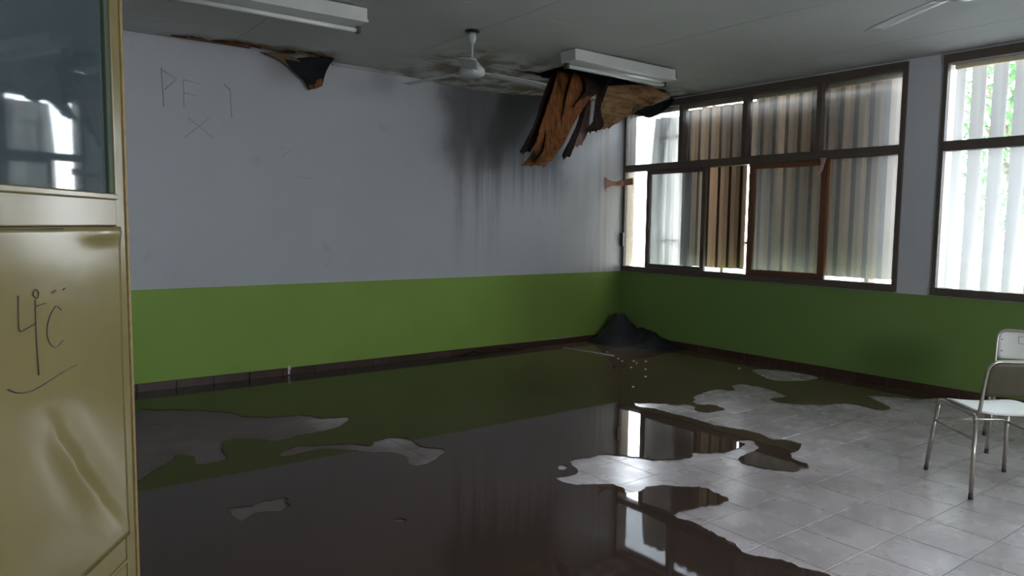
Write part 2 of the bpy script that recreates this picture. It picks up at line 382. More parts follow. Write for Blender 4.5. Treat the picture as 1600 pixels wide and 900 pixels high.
ISL_A = [(-5.823, -0.752), (-5.664, -0.727), (-5.48, -0.852), (-5.256, -1.095), (-5.172, -1.3), (-4.993, -1.423), (-4.824, -1.477), (-4.739, -1.647), (-4.556, -1.721), (-4.653, -1.847), (-4.778, -1.959), (-5.019, -1.978), (-5.206, -2.024), (-5.294, -1.895), (-5.463, -1.813), (-5.536, -1.961), (-5.576, -2.208), (-5.726, -2.229), (-5.745, -2.148), (-5.729, -2.072), (-5.79, -1.97), (-5.873, -2.087), (-5.978, -2.204), (-6.087, -2.231)]
ISL_B = [(-5.299, -2.311), (-5.143, -2.213), (-4.985, -2.277), (-4.829, -2.352), (-4.755, -2.456), (-4.671, -2.394), (-4.55, -2.373), (-4.482, -2.49), (-4.484, -2.689), (-4.398, -2.794), (-4.446, -2.886), (-4.635, -2.977), (-4.72, -2.947), (-4.676, -2.775), (-4.721, -2.664), (-4.818, -2.584), (-4.941, -2.411), (-5.083, -2.351), (-5.245, -2.355)]
ISL_C = [(-5.799, -3.024), (-5.692, -3.039), (-5.609, -3.018), (-5.526, -3.042), (-5.54, -3.158), (-5.619, -3.194), (-5.691, -3.151), (-5.748, -3.176), (-5.799, -3.244), (-5.816, -3.165)]
ISL_D = [(-5.195, -3.62), (-5.153, -3.62), (-5.143, -3.664), (-5.176, -3.685), (-5.205, -3.665)]
ISL_E = [(-4.018, -3.464), (-3.983, -3.466), (-3.992, -3.51), (-4.037, -3.538), (-4.054, -3.516)]
ISL_F = [(-0.416, -2.311), (-0.235, -2.477), (-0.189, -2.804), (-0.346, -2.937), (-0.7, -2.782), (-0.604, -2.485)]
ISL_G = [(-1.007, -2.631), (-0.917, -2.769), (-0.879, -2.716)]
D_dark = [(-2.076, -1.12, 2.979), (-1.944, -1.12, 2.997), (-2.233, -1.12, 2.741), (-2.088, -1.12, 2.758), (-2.354, -1.12, 2.426), (-2.178, -1.12, 2.442), (-2.488, -1.12, 2.132), (-2.364, -1.12, 2.146)]
D_main = [(-2.079, -1.2, 2.954), (-1.434, -1.2, 2.964), (-2.218, -1.2, 2.671), (-1.693, -1.2, 2.718), (-2.369, -1.2, 2.326), (-1.958, -1.2, 2.392), (-2.443, -1.2, 2.111), (-2.11, -1.2, 2.183), (-2.518, -1.2, 1.999), (-2.212, -1.2, 2.029)]
D_blk = [(-1.63, -1.1, 2.846), (-1.308, -1.1, 2.995), (-1.769, -1.1, 2.513), (-1.6, -1.1, 2.754), (-1.867, -1.1, 2.315), (-1.74, -1.1, 2.42), (-1.939, -1.1, 2.139), (-1.828, -1.1, 2.127)]
D_pnk = [(-1.641, -1.05, 2.691), (-1.508, -1.05, 2.738), (-1.721, -1.05, 2.427), (-1.589, -1.05, 2.438), (-1.76, -1.05, 2.244), (-1.62, -1.05, 2.274)]
D_br = [(-1.571, -1.25, 2.926), (-1.437, -1.25, 2.931), (-1.694, -1.25, 2.63), (-1.606, -1.25, 2.608), (-1.724, -1.25, 2.47), (-1.556, -1.25, 2.454), (-1.756, -1.25, 2.386), (-1.616, -1.25, 2.392)]
D_curl_top = [(-1.427, -1.15, 2.863), (-1.197, -1.15, 2.911), (-0.957, -1.15, 2.933), (-0.656, -1.15, 2.922), (-0.467, -1.15, 2.875)]
D_curl_mid = [(-1.462, -1.1, 2.64), (-1.281, -1.1, 2.724), (-1.046, -1.1, 2.803), (-0.751, -1.1, 2.863), (-0.431, -1.1, 2.878)]
D_curl_low = [(-1.406, -1.0, 2.433), (-1.221, -1.0, 2.502), (-1.032, -1.0, 2.594), (-0.789, -1.0, 2.72), (-0.316, -1.0, 2.889)]
D_tarp_top = [(-0.833, -0.8, 2.725), (-0.581, -0.8, 2.836), (-0.318, -0.8, 2.922), (0.069, -0.8, 2.965)]
D_tarp_low = [(-0.627, -0.7, 2.714), (-0.416, -0.7, 2.705), (-0.202, -0.7, 2.8), (0.164, -0.7, 2.958)]

# ================================================================ SETTING
H = 2.95; YF = -9.1; XL = -8.0; SILL = 0.87; HEAD = 2.93
W1 = (-3.49, -0.015); W2 = (-7.15, -3.79); W3 = (-9.0, -7.45)
T = 0.16
# walls
bm = bmesh.new(); box(bm, (XL-0.2, 0, -0.05), (T, 0.2, 3.35)); struct(link_bm('wall_back', bm, M['wall_back']), 'white wall over a green dado, water-stained below the torn ceiling')
bm = bmesh.new()
box(bm, (0, YF, -0.05), (T, 0, SILL))
for a, b in ((W1[0], W2[1]), (W2[0], W3[1]), (YF, W3[0])): box(bm, (0, min(a,b), SILL), (T, max(a,b), HEAD))
box(bm, (0, YF, HEAD), (T, 0, 3.35)); box(bm, (0, W1[1], SILL), (T, 0, HEAD))
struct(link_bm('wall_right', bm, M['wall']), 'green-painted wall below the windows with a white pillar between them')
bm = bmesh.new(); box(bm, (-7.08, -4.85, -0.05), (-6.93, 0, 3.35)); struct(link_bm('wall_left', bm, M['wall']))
bm = bmesh.new(); box(bm, (XL, -4.85, -0.05), (-7.08, -4.70, 3.35)); box(bm, (XL-0.15, YF, -0.05), (XL, -4.70, 3.35))
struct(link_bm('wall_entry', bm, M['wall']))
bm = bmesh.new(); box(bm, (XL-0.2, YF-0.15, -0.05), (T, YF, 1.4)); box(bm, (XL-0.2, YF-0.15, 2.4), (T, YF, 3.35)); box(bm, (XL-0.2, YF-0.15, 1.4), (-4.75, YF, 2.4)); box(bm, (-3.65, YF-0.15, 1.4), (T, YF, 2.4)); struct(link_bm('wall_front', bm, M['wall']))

# ceiling: dark roof deck above, painted boards below it, torn open along the back wall
ceil = struct(boxob('ceiling', (XL-0.2, YF-0.15, 3.28), (T+0.5, 0.2, 3.36), M['void']), 'painted board ceiling, sagging and torn along the back wall')
def sag(x, y):
    z = 0.0
    # droop along the back wall between the fan and the corner
    a = max(0, 1-abs(x+2.3)/1.5); b = max(0, min(1, (y+1.35)/1.2))
    z -= 0.075*a*a*(3-2*a)*b*b
    z += 0.010*noise.noise(Vector((x*0.9, y*0.9, 5))) + 0.006*noise.noise(Vector((x*3, y*3, 2)))
    if y > -0.6: z += 0.012*noise.noise(Vector((x*6, y*6, 9)))
    return z
def hole(x, y):
    n = noise.noise(Vector((x*7, y*7, 1)))
    # rotted strip above the wall, left
    if -5.35 < x < -3.97:
        wdt = 0.03 + 0.20*math.sin(PI*min(1, max(0, (x+5.35)/1.75)))**0.5 + 0.05*n
        if y > -wdt: return True
    # two slits behind the fan
    yc = -0.86 + 0.04*noise.noise(Vector((x*3, 0, 4)))
    if -3.3 < x < -1.9:
        wd = 0.010 + 0.022*max(0, noise.noise(Vector((x*4, 1, 1)))) + 0.05*max(0, min(1, (x+2.6)/0.6))
        if abs(y-yc) < wd and not (-2.93 < x < -2.87): return True
    yc2 = -0.62
    if -3.35 < x < -2.9 and abs(y-yc2) < 0.018: return True
    # the break the sheets hang from
    if -2.15 < x < -0.35:
        t = (x+2.15)/1.8
        lo = -1.32 + 0.25*t + 0.06*n; hi = -0.80 + 0.12*t + 0.08*n
        if lo < y < hi: return True
    return False
xs = [-7.95, -7.7, -6.3, -4.9, -3.5, -2.1, -0.7, 0.0]; ys = [YF, -7.2, -4.8, -2.4, 0.0]
k = 0
for i in range(len(xs)-1):
    for j in range(len(ys)-1):
        x0, x1, y0, y1 = xs[i]+0.003, xs[i+1]-0.003, ys[j]+0.002, ys[j+1]-0.002
        if i == len(xs)-2: x1 = 0.0
        if j == len(ys)-2: y1 = 0.0
        st = 0.04 if j == len(ys)-2 and x0 > -6.4 else 0.3
        nx = max(1, round((x1-x0)/st)); ny = max(1, round((y1-y0)/st))
        bm = bmesh.new(); vs = {}
        def V(a, c):
            if (a, c) not in vs:
                x = x0+(x1-x0)*a/nx; y = y0+(y1-y0)*c/ny
                jx = 0 if a in (0, nx) else 0.35*st*noise.noise(Vector((x*20, y*20, 0))); jy = 0 if c in (0, ny) else 0.35*st*noise.noise(Vector((x*20, y*20, 7)))
                vs[(a, c)] = bm.verts.new((x+(jx if st < 0.1 else 0), y+(jy if st < 0.1 else 0), H+sag(x, y)))
            return vs[(a, c)]
        for a in range(nx):
            for c in range(ny):
                xc = x0+(x1-x0)*(a+.5)/nx; yc = y0+(y1-y0)*(c+.5)/ny
                if st < 0.1 and hole(xc, yc): continue
                bm.faces.new((V(a,c), V(a,c+1), V(a+1,c+1), V(a+1,c)))
        p = link_bm('ceiling_board', bm, M['ceiling'], ceil, False, False)
        sm = p.modifiers.new('thick', 'SOLIDIFY'); sm.thickness = 0.009; sm.offset = -1
# roof timbers exposed in the rotted strip
for k, (a, b, y, z) in enumerate(((-5.4, -4.7, -0.03, 2.975), (-4.75, -4.1, -0.05, 3.0), (-3.3, -1.8, -0.35, 3.05), (-2.2, -0.2, -1.0, 3.08))):
    o = boxob('roof_batten', (a, y-0.03, z-0.02), (b, y+0.02, z+0.035), M['ply'], ceil)
# flakes of rotten board lying along the edge of the hole
random.seed(3)
for k in range(14):
    x = -5.3+k*0.098; y = -0.06-0.13*math.sin(PI*(k+.5)/14)**0.5-random.random()*0.02
    bm = bmesh.new(); box(bm, (-0.06, -0.018, -0.003), (0.06, 0.018, 0.003), 0, Matrix.Translation((x, y, H-0.006+random.uniform(-.008, .01))) @ Matrix.Rotation(random.uniform(-.4, .4), 4, 'Z') @ Matrix.Rotation(random.uniform(-.5, .5), 4, 'X'))
    link_bm('rotten_splinter', bm, M['ply_light'] if k % 3 else M['ply_dark'], ceil)
# timber strip between ceiling and wall, right of the hole
trim = struct(boxob('trim_1', (-3.93, -0.022, 2.915), (-2.65, 0.0, 2.945), M['ceiling'], None, 0.003))

# floor: grout bed with single tiles on it
floor = struct(boxob('floor', (XL-0.2, YF-0.15, -0.06), (T, 0.0, -0.0012), M['grout']), 'grey cement tile floor, half of it under water')
TS = 0.31; x_off = -3.96; y_off = -4.835
camxy = Vector((-6.851, -6.737)); fwd = Vector((0.6028, 0.7979))
rt = Vector((0.7979, -0.6028))
cells = []
for i in range(-14, 14):
    for j in range(-15, 17):
        x = x_off+i*TS; y = y_off+j*TS
        if x+TS < XL or x > 0 or y+TS < YF or y > 0: continue
        x0, x1, y0, y1 = max(x, XL), min(x+TS, 0), max(y, YF), min(y+TS, 0)
        if x1-x0 < 0.02 or y1-y0 < 0.02: continue
        d = Vector(((x0+x1)/2, (y0+y1)/2))-camxy; u = d.dot(fwd); v = d.dot(rt)
        vis = u > 2.2 and abs(v) < 0.72*u+0.25
        cells.append((0 if vis else 1, u if vis else d.length, x0, x1, y0, y1))
cells.sort()
def tile_bm(bm, x0, x1, y0, y1, dz, ox=0, oy=0):
    g = 0.0017; b = 0.0010; z = dz
    lo = [(x0+g, y0+g), (x1-g, y0+g), (x1-g, y1-g), (x0+g, y1-g)]
    hi = [(x0+g+b, y0+g+b), (x1-g-b, y0+g+b), (x1-g-b, y1-g-b), (x0+g+b, y1-g-b)]
    a = [bm.verts.new((x-ox, y-oy, -0.006)) for x, y in lo]; m = [bm.verts.new((x-ox, y-oy, z-0.0012)) for x, y in lo]; c = [bm.verts.new((x-ox, y-oy, z)) for x, y in hi]
    for r0, r1 in ((a, m), (m, c)):
        for k in range(4): bm.faces.new((r0[k], r0[(k+1)%4], r1[(k+1)%4], r1[k]))
    bm.faces.new(c)
bm = bmesh.new(); tile_bm(bm, -TS/2, TS/2, -TS/2, TS/2, 0.0)
t0 = link_bm('tile', bm, M['tile'], floor); full = t0.data; first = True
rest = bmesh.new(); cnt = 0
for vis, u, x0, x1, y0, y1 in cells:
    dz = random.uniform(-0.0004, 0.0)
    if cnt < 300 and vis == 0:
        whole = (x1-x0) > TS-0.001 and (y1-y0) > TS-0.001
        if whole:
            o = t0 if first else bpy.data.objects.new('tile', full)
            if not first: C.objects.link(o); o.parent = floor
            first = False
            o.location = ((x0+x1)/2, (y0+y1)/2, dz)
            o.rotation_euler = (random.uniform(-.001, .001), random.uniform(-.001, .001), 0)
        else:
            b2 = bmesh.new(); cx, cy = (x0+x1)/2, (y0+y1)/2; tile_bm(b2, x0, x1, y0, y1, 0, cx, cy)
            o = link_bm('tile', b2, M['tile'], floor); o.location = (cx, cy, dz)
        cnt += 1
    else: tile_bm(rest, x0, x1, y0, y1, dz)
tag(link_bm('floor_tiles', rest, M['tile'], floor), kind='stuff')

# skirting: single brown tiles along both walls
def skirting(name, along, a, b):
    e = empty(name); struct(e, 'brown skirting tiles along the %s' % ('back wall' if along == 'x' else 'window wall'))
    L0 = 0.31; n = int((b-a)/L0+0.999)
    meshes = {}
    for k in range(n):
        p0 = a+k*L0; p1 = min(b, p0+L0); bm = bmesh.new(); g = 0.0015
        dep = 0.012+random.uniform(-.001, .001)
        if along == 'x': box(bm, (p0+g, -dep, 0.0005), (p1-g, -0.0005, 0.074))
        else: box(bm, (-dep, p0+g, 0.0005), (-0.0005, p1-g, 0.074))
        bevel_mod(link_bm('skirting_tile', bm, M['base'], e), 0.003, 1)
    return e
skirting('baseboard_back', 'x', -6.92, -0.013); skirting('baseboard_right', 'y', -7.8, 0.0)

# ---------------------------------------------------------------- windows
def bar(name, par, y0, y1, z0, z1, x0=-0.018, x1=0.07, mat='frame', bev=0.004):
    return boxob(name, (x0, y0, z0), (x1, y1, z1), M[mat], par, bev)
def pane(par, y0, y1, z0, z1, mat, x=0.03, n=5):
    bm = bmesh.new(); box(bm, (x, y0, z0), (x+0.004, y1, z1)); return link_bm(n and 'pane', bm, M[mat], par)
def window(name, y0, y1, mull, zt, label):
    w = empty(name); struct(w, label)
    # outer frame
    bar('head_rail', w, y0, y1, HEAD-0.075, HEAD+0.0, -0.03, 0.10)
    bar('sill_rail', w, y0, y1, SILL-0.0, SILL+0.065, -0.03, 0.10)
    bar('jamb', w, y1-0.035, y1, SILL+0.065, HEAD-0.075, -0.02, 0.02)
    bar('jamb_lining', w, y1-0.035, y1-0.004, SILL+0.065, HEAD-0.075, 0.021, T, 'jamb')
    bar('jamb', w, y0, y0+0.045, SILL+0.065, HEAD-0.075, -0.02, 0.10)
    bar('lintel_board', w, y0+0.05, y1-0.05, HEAD-0.115, HEAD-0.075, 0.08, 0.13, 'lintel')
    bar('transom', w, y0+0.046, y1-0.036, zt-0.04, zt+0.045, -0.025, 0.09)
    for y in mull: bar('mullion', w, y-0.03, y+0.03, zt+0.045, HEAD-0.075, -0.022, 0.08)
    return w
ZT = 2.155
w1 = window('window_1', W1[0], W1[1], (-0.925, -1.80, -2.655), ZT, 'wide dark-framed window beside the corner, corrugated sheets outside it')
ed = [W1[0]+0.045, -2.655, -1.80, -0.925, W1[1]-0.035]
gm = ['glass_dirty', 'glass', 'glass', 'glass_clear']
for k in range(4): pane(w1, ed[k]+0.03 if k else ed[k], ed[k+1]-0.03 if k < 3 else ed[k+1], ZT+0.045, HEAD-0.075, gm[k])
zl0, zl1 = SILL+0.065, ZT-0.04
# lower row: empty strip, sliding sash, empty gap, reddish sash, fixed pane
def sash(par, y0, y1, mat, gl, x=0.0, fw=0.05, post=None):
    s = empty('sash'); s.parent = par
    bar('stile', s, y0, y0+fw, zl0, zl1, x-0.02, x+0.02, mat); bar('stile', s, y1-fw, y1, zl0, zl1, x-0.02, x+0.02, mat)
    bar('rail', s, y0+fw, y1-fw, zl0, zl0+fw*0.8, x-0.02, x+0.02, mat); bar('rail', s, y0+fw, y1-fw, zl1-fw*0.8, zl1, x-0.02, x+0.02, mat)
    pane(s, y0+fw, y1-fw, zl0+fw*0.8, zl1-fw*0.8, gl, x-0.002)
    return s
s1 = sash(w1, -1.29, -0.385, 'frame', 'glass', 0.03, 0.055); s1['label'] = 'dark sliding sash with dusty glass'
s2 = sash(w1, -2.775, -1.875, 'frame_red', 'glass_dirty', 0.01, 0.07); s2['label'] = 'reddish-brown sliding sash'
bar('post', w1, -0.99, -0.92, zl0, zl1, 0.09, 0.13, 'bluebar'); bar('post', w1, -2.715, -2.64, zl0, zl1, 0.09, 0.13, 'bluebar')
pane(w1, W1[0]+0.045, -2.79, zl0, zl1, 'glass_dirty')

w2 = window('window_2', W2[0], W2[1], (-4.93, -6.05), ZT, 'very bright window at the right edge with upright louvres outside')
for a, b in ((W2[0]+0.045, -6.08), (-6.02, -4.96), (-4.90, W2[1]-0.035)):
    pane(w2, a, b, ZT+0.045, HEAD-0.075, 'glass_clear'); 
for a, b in ((W2[0]+0.045, -5.52), (-5.46, W2[1]-0.035)): pane(w2, a, b, zl0, zl1, 'glass')
bar('mullion', w2, -5.52, -5.46, zl0, zl1, -0.022, 0.08)
w3 = window('window_3', W3[0], W3[1], (), ZT, 'window behind the viewer')
pane(w3, W3[0]+0.045, W3[1]-0.035, zl0, zl1, 'glass'); pane(w3, W3[0]+0.045, W3[1]-0.035, ZT+0.045, HEAD-0.075, 'glass')

# corrugated sheets hung outside window 1, one beside the other
def corrugated(y0, y1, z0, z1, x, mats, label, notch=None, lean=0.0):
    bm = bmesh.new(); P = 0.152; prof = []
    n = int((y1-y0)/P*4)+1; yy = y0; k = 0; pts = [(y0, 0)]
    seq = [(0.055, 0), (0.022, 1), (0.053, 1), (0.022, 0)]
    depth = 0.045; cur = 0
    while yy < y1-1e-4:
        dy, nx = seq[k % 4]; yy = min(y1, yy+dy); cur = nx; pts.append((yy, cur)); k += 1
    rows = 10; vv = []
    for r in range(rows+1):
        t = r/rows; z = z0+(z1-z0)*t; line = []
        for (y, c) in pts:
            zz = z
            if r == 0: zz += 0.006*noise.noise(Vector((y*9, 1, x)))
            if r == rows: zz += 0.012*noise.noise(Vector((y*5, 3, x)))
            yy2 = y
            if notch and y > y1-0.16: yy2 = y - notch*(max(0, t-0.5)*2)**2*(y-(y1-0.16))/0.16
            line.append(bm.verts.new((x+(depth if c else 0)+lean*t, yy2, zz)))
        vv.append(line)
    for r in range(rows):
        for j in range(len(pts)-1):
            f = bm.faces.new((vv[r][j], vv[r][j+1], vv[r+1][j+1], vv[r+1][j]))
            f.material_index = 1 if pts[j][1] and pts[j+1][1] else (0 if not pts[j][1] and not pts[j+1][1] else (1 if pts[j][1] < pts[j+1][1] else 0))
    o = link_bm('corrugated_sheet', bm, [M[m] for m in mats], None, False, False)
    s = o.modifiers.new('thick', 'SOLIDIFY'); s.thickness = 0.003
    tag(o, label, 'sheet', 'corrugated sheets outside the window beside the corner'); return o
OX = 0.27
corrugated(-3.42, -2.575, 0.955, 2.90, OX, ('sheet_crest', 'sheet_valley'), 'corrugated sheet outside the pane nearest the white pillar')
corrugated(-2.62, -1.695, 0.955, 2.885, OX+0.06, ('sheet_crest', 'sheet_valley'), 'corrugated sheet behind the reddish-brown sash')
corrugated(-1.655, -0.73, 0.965, 2.84, OX, ('sheet_crest', 'sheet_valley'), 'corrugated sheet seen bare through the unglazed gap')
corrugated(-0.80, -0.15, 0.955, 2.80, OX+0.06, ('sheet_white', 'sheet_white'), 'pale narrow corrugated sheet nearest the corner, curling at the top', 0.06)
# louvre fins outside window 2
for k in range(24):
    y = -3.62-k*0.165
    bm = bmesh.new(); box(bm, (-0.006, -0.055, 0.0), (0.006, 0.055, 2.10))
    o = bevel_mod(link_bm('louvre_fin', bm, M['fin']), 0.002, 1)
    o.location = (0.30, y, 0.85); o.rotation_euler = (0, 0, math.radians(18))
    od = ('leftmost', 'second', 'third', 'fourth', 'fifth', 'sixth')
    tag(o, (od[k]+' white upright louvre from the left outside the bright right-hand window') if k < 6 else 'white upright louvre of the bright window, beyond the edge of the photo', 'louvre', 'upright louvres outside the bright window')
# ledge and rails that carry the sheets and louvres
struct(boxob('trim_2', (T, -7.8, 0.78), (0.42, 0.1, 0.849), M['wall'], None, 0.005))
rail = empty('trim_3'); struct(rail, 'rails the corrugated sheets are fixed to')
for z in (1.25, 2.55): boxob('rail', (0.384, -3.45, z), (0.40, -0.25, z+0.03), M['frame'], rail)
for y in (-3.0, -2.1, -1.25, -0.5): boxob('rail_post', (0.40, y-0.02, 0.85), (0.42, y+0.02, 2.8), M['frame'], rail)
boxob('cover_batten', (0.325, -1.72, 2.12), (0.375, -1.63, 2.84), M['jamb'], rail)
# outside
struct(boxob('ground', (0.3, -30, -0.4), (60, 30, -0.3), M['ground']), 'pale yard outside')
def tree(x, y, h, r, seed, label):
    random.seed(seed); e = empty('tree', (x, y, -0.3)); tag(e, label, 'tree', 'trees outside the right-hand window')
    bm = bmesh.new(); tube(bm, [(0,0,0), (0.05,0.03,h*0.3), (0,0.1,h*0.6), (0.1,0.1,h*0.85)], [0.12,0.1,0.07,0.03], 8)
    for a in range(5):
        an = a*1.3; tube(bm, [(0.03,0.08,h*(0.4+0.08*a)), (r*0.6*math.cos(an), r*0.6*math.sin(an), h*(0.6+0.07*a))], [0.05,0.02], 6)
    link_bm('trunk', bm, M['bark'], e)
    bm = bmesh.new()
    for k in range(2600):
        v = Vector((random.gauss(0,1), random.gauss(0,1), random.gauss(0,1))).normalized()*random.random()**0.4
        c = Vector((v.x*r, v.y*r, h*0.7+v.z*h*0.38)); s = random.uniform(.05,.11)
        Mx = Matrix.Translation(c) @ Matrix.Rotation(random.uniform(0,6.3),4,'Z') @ Matrix.Rotation(random.uniform(-1,1),4,'X')
        q = [bm.verts.new(Mx @ Vector(p)) for p in ((0,-s,0), (s*.5,0,.02), (0,s,0), (-s*.5,0,.02))]; bm.faces.new(q)
    tag(link_bm('foliage', bm, M['leaf'], e, False, False), kind='stuff'); return e
tree(4.5, -2.9, 4.9, 1.0, 1, 'leafy tree outside, seen between louvres at top left of the bright window')
tree(5.3, -0.5, 5.2, 1.1, 2, 'leafy tree outside, behind the middle louvres of the bright window')

# ================================================================ WATER
def poly_water(name, outline, holes, h, mat, label, seedn):
    cu = bpy.data.curves.new(name, 'CURVE'); cu.dimensions = '2D'; cu.fill_mode = 'BOTH'
    def rough(pts):
        out = []
        n = len(pts)
        for i in range(n):
            p0, p1, p2, p3 = (Vector(pts[(i+q) % n]) for q in (-1, 0, 1, 2))
            L_ = (p2-p1).length; big = L_ > 1.3
            m = 1 if big else max(1, int(L_/0.018))
            for k in range(m):
                t = k/m
                q = p1.lerp(p2, t) if big else 0.5*((2*p1)+(p2-p0)*t+(2*p0-5*p1+4*p2-p3)*t*t+(3*p1-p0-3*p2+p3)*t**3)
                if big and k == 0: q = p1
                nz = noise.noise_vector(Vector((q.x*9, q.y*9, seedn)))*0.020 + noise.noise_vector(Vector((q.x*27, q.y*27, seedn)))*0.016 + noise.noise_vector(Vector((q.x*60, q.y*60, seedn)))*0.007
                if big or (p1-p0).length > 1.3: nz = Vector((0,0,0))
                out.append((q.x+nz.x, q.y+nz.y))
        return out
    for pts in [outline]+holes:
        r = rough(pts); sp = cu.splines.new('POLY'); sp.points.add(len(r)-1)
        for i, (x, y) in enumerate(r): sp.points[i].co = (x, y, 0, 1)
        sp.use_cyclic_u = True
    cu.extrude = h/2*0.3; cu.bevel_depth = h*0.35; cu.bevel_resolution = 2
    tmp = bpy.data.objects.new(name, cu); C.objects.link(tmp)
    dg = bpy.context.evaluated_depsgraph_get(); me = bpy.data.meshes.new_from_object(tmp.evaluated_get(dg))
    bpy.data.objects.remove(tmp); o = bpy.data.objects.new(name, me); C.objects.link(o)
    me.materials.clear(); me.materials.append(M[mat]); o.location.z = h/2+0.0005
    tag(o, label, 'puddle'); return o
outer = [(-0.02, -4.02)] + EDGE + [(-4.25, -5.75), (-4.9, -6.2), (-6.2, -6.0), (-6.89, -5.6), (-6.90, -4.9), (-6.9, -3.6), (-6.9, -2.2), (-6.9, -0.9), (-6.9, -0.02), (-5.2, -0.016), (-3.5, -0.016), (-1.9, -0.016), (-0.02, -0.016), (-0.02, -1.8)]
pud = poly_water('puddle', outer, [ISL_A, ISL_B, ISL_C, ISL_D, ISL_E, ISL_F], 0.005, 'water', 'large murky brown puddle covering the left and far part of the floor', 3.0)

# ================================================================ DOOR
Ed = Vector((-6.372, -3.979, 0)); hd = math.radians(32.25)
door = empty('classroom_door', Ed); door.rotation_euler = (0, 0, math.atan2(-math.cos(hd), -math.sin(hd)))
tag(door, 'open yellow-painted metal door with hazy upper glass, 4 C pencilled on its panel', 'door')
# local x = from free edge towards hinge (s), local y: side facing the viewer is +y or -y
loc = door.matrix_world
nrm = Vector((math.cos(hd), -math.sin(hd), 0)); yl = Matrix.Rotation(door.rotation_euler.z, 3, 'Z') @ Vector((0,1,0)); sg = 1 if yl.dot(nrm) > 0 else -1
DH = 2.62; DW = 0.93
def db(name, s0, s1, z0, z1, d0, d1, mat='door', par=door, bev=0.004):
    return boxob(name, (s0, min(sg*d0, sg*d1), z0), (s1, max(sg*d0, sg*d1), z1), M[mat], par, bev)
db('stile', 0.045, 0.108, 0.02, DH, -0.035, 0.0); db('edge_strip', 0.0, 0.043, 0.02, DH, -0.03, -0.006)
db('edge_bead', 0.028, 0.046, 0.02, DH, -0.006, 0.006, 'door_rust')
db('stile', DW-0.10, DW, 0.02, DH, -0.035, 0.0)
db('top_rail', 0.108, DW-0.10, DH-0.1, DH, -0.035, 0.0); db('middle_rail', 0.108, DW-0.10, 1.420, 1.505, -0.035, 0.0)
db('glazing_bead', 0.108, DW-0.10, 1.503, 1.522, -0.02, 0.008)
db('glazing_seal', 0.108, 0.138, 1.522, DH-0.1, -0.02, -0.004, 'seal')
db('bottom_rail', 0.108, DW-0.10, 0.02, 0.385, -0.035, -0.004)
db('kick_rail', 0.108, DW-0.10, 0.30, 0.315, -0.004, 0.003)
db('glass_pane', 0.138, DW-0.10, 1.522, DH-0.1, -0.020, -0.015, 'glass_door')
# dented sheet panel
bm = bmesh.new(); nx, nz = 40, 56; vv = []
for a in range(nx+1):
    col = []
    for c in range(nz+1):
        s = 0.095+(DW-0.19)*a/nx; z = 0.393+(1.418-0.393)*c/nz
        d = 0.003
        # crease running down from mid panel towards the free edge
        t = (0.93-z)/(0.93-0.45); cs = 0.555-0.42*t
        if -0.05 < t < 1.05:
            fade = math.sin(PI*min(1, max(0, (t+0.05)/1.1))); q = (s-cs)/0.11
            d += -0.016*fade*math.exp(-q*q) * (1 if s > cs else 0.45)
        d += 0.010*math.exp(-((s-0.2)/0.13)**2)*math.exp(-((z-1.40)/0.02)**2)
        d += 0.0025*math.sin(s*9+1)*math.sin(z*5)
        col.append(bm.verts.new((s, sg*d, z)))
    vv.append(col)
for a in range(nx):
    for c in range(nz): bm.faces.new((vv[a][c], vv[a+1][c], vv[a+1][c+1], vv[a][c+1]))
pn = link_bm('door_panel', bm, M['door'], door, True); sm = pn.modifiers.new('thick', 'SOLIDIFY'); sm.thickness = 0.002
db('panel_back', 0.108, DW-0.10, 0.385, 1.42, -0.035, -0.030)
def strokes(name, lines, w, place, mat, par):
    bm = bmesh.new()
    for ln in lines: tube(bm, [place(*p) for p in fillet([(a, b, 0) for a, b in ln], 0.02, 3)] if len(ln) > 2 else [place(a, b, 0) for a, b in ln], w, 5)
    return link_bm(name, bm, mat, par)
four = [[(0.676,1.25),(0.680,1.156),(0.599,1.172)], [(0.603,1.232),(0.604,1.13),(0.600,1.035)], ]
cee = [[(0.478,1.192),(0.50,1.208),(0.535,1.185),(0.556,1.145),(0.545,1.108),(0.51,1.090),(0.475,1.106)]]
deg = [[(0.612,1.246),(0.60,1.262),(0.582,1.25),(0.59,1.232),(0.612,1.246)], [(0.60,1.215),(0.555,1.218)], [(0.52,1.242),(0.50,1.248)], [(0.465,1.245),(0.452,1.25)]]
und = [[(0.735,1.028),(0.69,1.008),(0.63,1.000),(0.564,1.007),(0.49,1.018),(0.408,1.026)]]
strokes('pencil_writing', four+cee+deg+und, 0.0015, lambda a, b, c: (a, sg*0.0052, b), M['pencil'], door)
strokes('scratch', [[(0.75,1.415),(0.63,1.412),(0.45,1.414)]], 0.0018, lambda a, b, c: (a, sg*0.004, b), M['pencil'], door)

# pencil scrawls on the back wall
bw = empty('pencil_scrawl', (-4.9, -0.0035, 2.3)); tag(bw, 'faint pencilled letters and crosses on the white back wall', 'scrawl')
def wl(lines): return strokes('pencil_line', lines, 0.0022, lambda a, b, c: (a+4.9, 0.0, b-2.3), M['pencil_wall'], bw)
wl([[(-5.42,2.70),(-5.41,2.38)], [(-5.42,2.68),(-5.30,2.62),(-5.40,2.52)]]); wl([[(-5.25,2.62),(-5.25,2.40)], [(-5.25,2.62),(-5.12,2.60)], [(-5.25,2.51),(-5.14,2.5)]])
wl([[(-4.92,2.62),(-4.87,2.58),(-4.86,2.34)]]); wl([[(-5.25,2.14),(-5.05,2.32)], [(-5.22,2.31),(-5.03,2.16)]])
wl([[(-4.42,2.03),(-4.33,2.10)], [(-4.45,2.09),(-4.40,2.11)]]); wl([[(-4.28,1.86),(-4.14,1.85)]])

